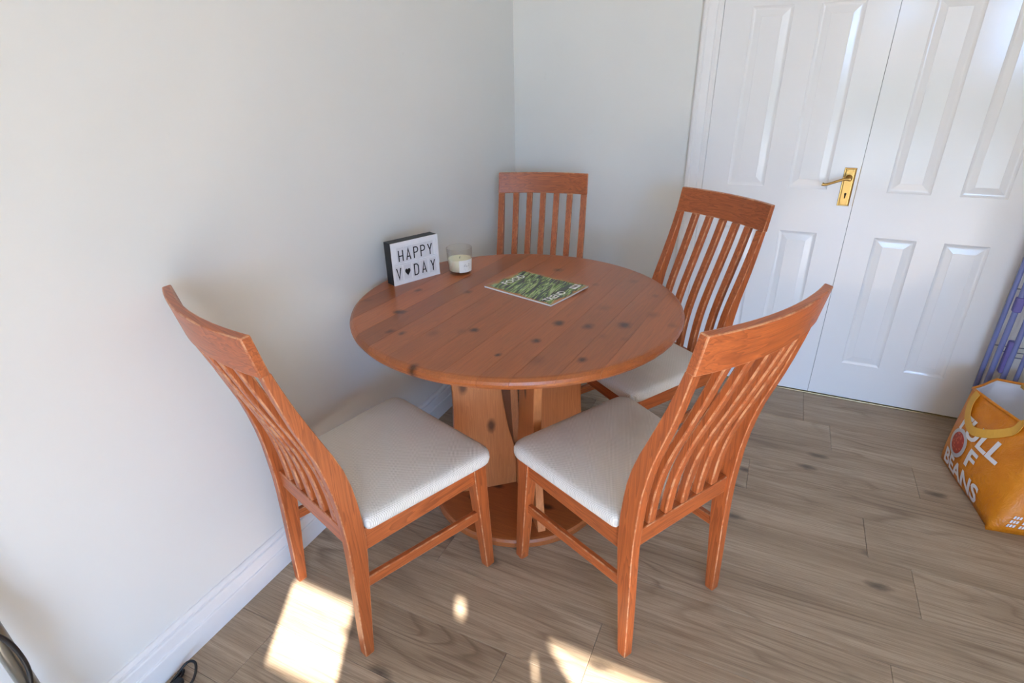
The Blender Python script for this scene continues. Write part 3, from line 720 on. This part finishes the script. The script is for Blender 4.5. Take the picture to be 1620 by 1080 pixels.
mk('strap', *strap([bag_pt(0, p.x, min(p.y, 1.0), 0.006) for p in uv], 0.016, 0.002, lambda i: nrm0), M_STRAP, bag)
pts = spline([(2.245, -0.200, 0.285), (2.236, -0.235, 0.315), (2.252, -0.300, 0.318), (2.268, -0.345, 0.285), (2.275, -0.365, 0.240)], 6)
mk('strap', *strap(pts, 0.012, 0.003, lambda i: Vector((0.35, -0.2, 0.9)).normalized()), M_STRAP, bag)
# print on the long side
M_PRINT = plain('bag_print_white', lin(236, 234, 236), 0.4)
def face_text(s, u0, v0, size, ulen, seg=0, name='lettering'):
    V, F = text_vf(s, 1.0, res=3, bold=0.030); w = max(v.x for v in V)
    me = bpy.data.meshes.new(name); me.from_pydata(V, [], F); bm = bmesh.new(); bm.from_mesh(me)
    bmesh.ops.subdivide_edges(bm, edges=[e for e in bm.edges if e.calc_length() > 0.2], cuts=3, use_grid_fill=True)
    bmesh.ops.triangulate(bm, faces=bm.faces)
    for v in bm.verts:
        x, y = v.co.x, v.co.y
        v.co = bag_pt(seg, u0 + x / w * ulen, v0 + y * size, 0.0035)
    bm.to_mesh(me); bm.free(); return link(name, me, M_PRINT, body)
face_text('FULL', 0.11, 0.54, 0.27, 0.62); face_text('F', 0.43, 0.30, 0.27, 0.13); face_text('BEANS', 0.07, 0.06, 0.25, 0.66)
# tin of beans standing in for the O
M_TIN = plain('tin_rim_print', lin(200, 198, 200), 0.4); M_BEAN = plain('red_beans_print', lin(176, 60, 34), 0.45)
def disc_on_face(name, u, v, ru, rv, off, m, r0=0.0):
    n = 28; V, F = [], []
    for i in range(n):
        a = 2 * math.pi * i / n
        for f in ((r0, 1.0) if r0 else (0.02, 0.5, 1.0)): V.append(bag_pt(0, u + ru * f * math.cos(a), v + rv * f * math.sin(a), off))
    q = 2 if r0 else 3
    for i in range(n):
        k = (i + 1) % n
        for j in range(q - 1): F.append((i * q + j, k * q + j, k * q + j + 1, i * q + j + 1))
    if not r0: F.append(tuple(i * q for i in range(n)))
    return mk(name, V, F, m, body)
disc_on_face('tin_print', 0.23, 0.40, 0.155, 0.165, 0.0032, M_TIN, 0.72); disc_on_face('beans_print', 0.23, 0.40, 0.114, 0.122, 0.0034, M_BEAN)
M_BEAN2 = plain('bean_highlight_print', lin(206, 92, 56), 0.4)
for i in range(26):
    a, r = random.uniform(0, 6.28), 0.104 * math.sqrt(random.random())
    disc_on_face('bean_print', 0.23 + r * math.cos(a), 0.40 + r * 1.05 * math.sin(a), 0.013, 0.010, 0.0040, M_BEAN2)
# lines of small print, too small to read, low on the short side
small = []
for row, (v0, n) in enumerate(((0.19, 9), (0.14, 12), (0.09, 7))):
    for k in range(n):
        if k in (3, 7): continue
        u0 = 0.10 + 0.022 * k
        small.append(([bag_pt(1, u0 + a, v0 + b, 0.0035) for a, b in ((0, 0), (0.015, 0), (0.015, 0.032), (0, 0.032))], [(0, 1, 2, 3)]))
mk('small_print', *join(small), M_PRINT, body)

# ================================================================== CLOTHES AIRER
air = thing('clothes_airer', 'folded lilac-blue tube clothes airer leaning upright behind the orange bag', 'airer', (0, 0, 0))
M_TUBE = plain('lilac_blue_coating', lin(122, 132, 186), 0.35); M_JOINT = plain('lilac_plastic', lin(108, 102, 172), 0.4); M_WIRE = plain('grey_wire', lin(110, 118, 140), 0.4)
fr = [(2.146, 2.60, -0.062, 0.009), (2.168, 2.585, -0.088, 0.010), (2.204, 2.555, -0.112, 0.010), (2.236, 2.53, -0.136, 0.008)]
for k, (xa, xb, y, r) in enumerate(fr):
    zt = 0.96 - 0.03 * k
    P = [(xa, y, 0.0 + 0.0), (xa, y, 0.35), (xa + 0.004, y + 0.004, zt - 0.05)] + [(xa + 0.05 * (1 - math.cos(t)) + 0.004, y + 0.004, zt - 0.05 + 0.05 * math.sin(t)) for t in (0.4, 0.8, 1.2, 1.57)] + \
        [(xb - 0.05 * (1 - math.cos(t)), y + 0.004, zt - 0.05 + 0.05 * math.sin(t)) for t in (1.57, 1.2, 0.8, 0.4)] + [(xb, y, zt - 0.05), (xb, y, 0.0)]
    f = mk('frame', *tube(P, r, 10), M_TUBE, air, smooth=True)
    for z in (0.16, 0.40, 0.64, 0.85):
        mk('wire', *tube([(xa, y - 0.002, z - 0.012 * k), (xb, y - 0.002, z - 0.012 * k)], 0.0022, 6), M_WIRE, f)
for (x, y, z0, z1) in ((2.170, -0.088, 0.555, 0.615), (2.196, -0.100, 0.30, 0.44)):
    mk('joint', *boxvf(x - 0.014, x + 0.014, y - 0.014, y + 0.014, z0, z1), M_JOINT, air, bevel=0.006)

# ================================================================== NEAR THE CAMERA, BY THE LEFT WALL
pole = thing('metal_pole', 'grey metal pole with a black cord hooked over it, leaning on the wall', 'pole', (0, 0, 0))
M_STEEL = plain('grey_steel', lin(150, 146, 136), 0.3, 0.9); M_CORD = plain('black_cord', lin(16, 15, 18), 0.45)
mk('tube', *tube([(0.1150, -2.500, 0.002), (0.0500, -2.498, 0.517), (0.0180, -2.497, 0.770)], 0.0150, 18), M_STEEL, pole, smooth=True)
mk('tube_cap', *tube([(0.0182, -2.497, 0.768), (0.0165, -2.497, 0.782)], [0.0155, 0.012], 18), M_BLACK, pole, smooth=True)
mk('cord', *tube(spline([(0.030, -2.516, 0.520), (0.055, -2.526, 0.528), (0.075, -2.521, 0.527), (0.083, -2.506, 0.508), (0.088, -2.495, 0.475), (0.091, -2.491, 0.430), (0.093, -2.493, 0.391), (0.094, -2.503, 0.353), (0.096, -2.522, 0.310), (0.085, -2.530, 0.270), (0.100, -2.524, 0.12), (0.125, -2.535, 0.005), (0.100, -2.600, 0.005)], 6), 0.0045, 8), M_CORD, pole, smooth=True)
cb = thing('power_cable', 'loose loop of black cable lying on the floor by the skirting', 'cable', (0, 0, 0))
cpts = spline([(0.06, -2.42, 0.004), (0.05, -2.33, 0.004), (0.040, -2.26, 0.012), (0.046, -2.222, 0.030), (0.070, -2.215, 0.030), (0.088, -2.245, 0.010), (0.080, -2.300, 0.004), (0.045, -2.275, 0.004), (0.038, -2.235, 0.010), (0.052, -2.250, 0.012), (0.066, -2.320, 0.004), (0.10, -2.42, 0.004)], 7)
mk('cord', *tube(cpts, 0.0035, 8), M_CORD, cb, smooth=True)
mk('plug', *boxvf(0.045, 0.065, -2.285, -2.250, 0.0, 0.016), M_BLACK, cb, bevel=0.004)
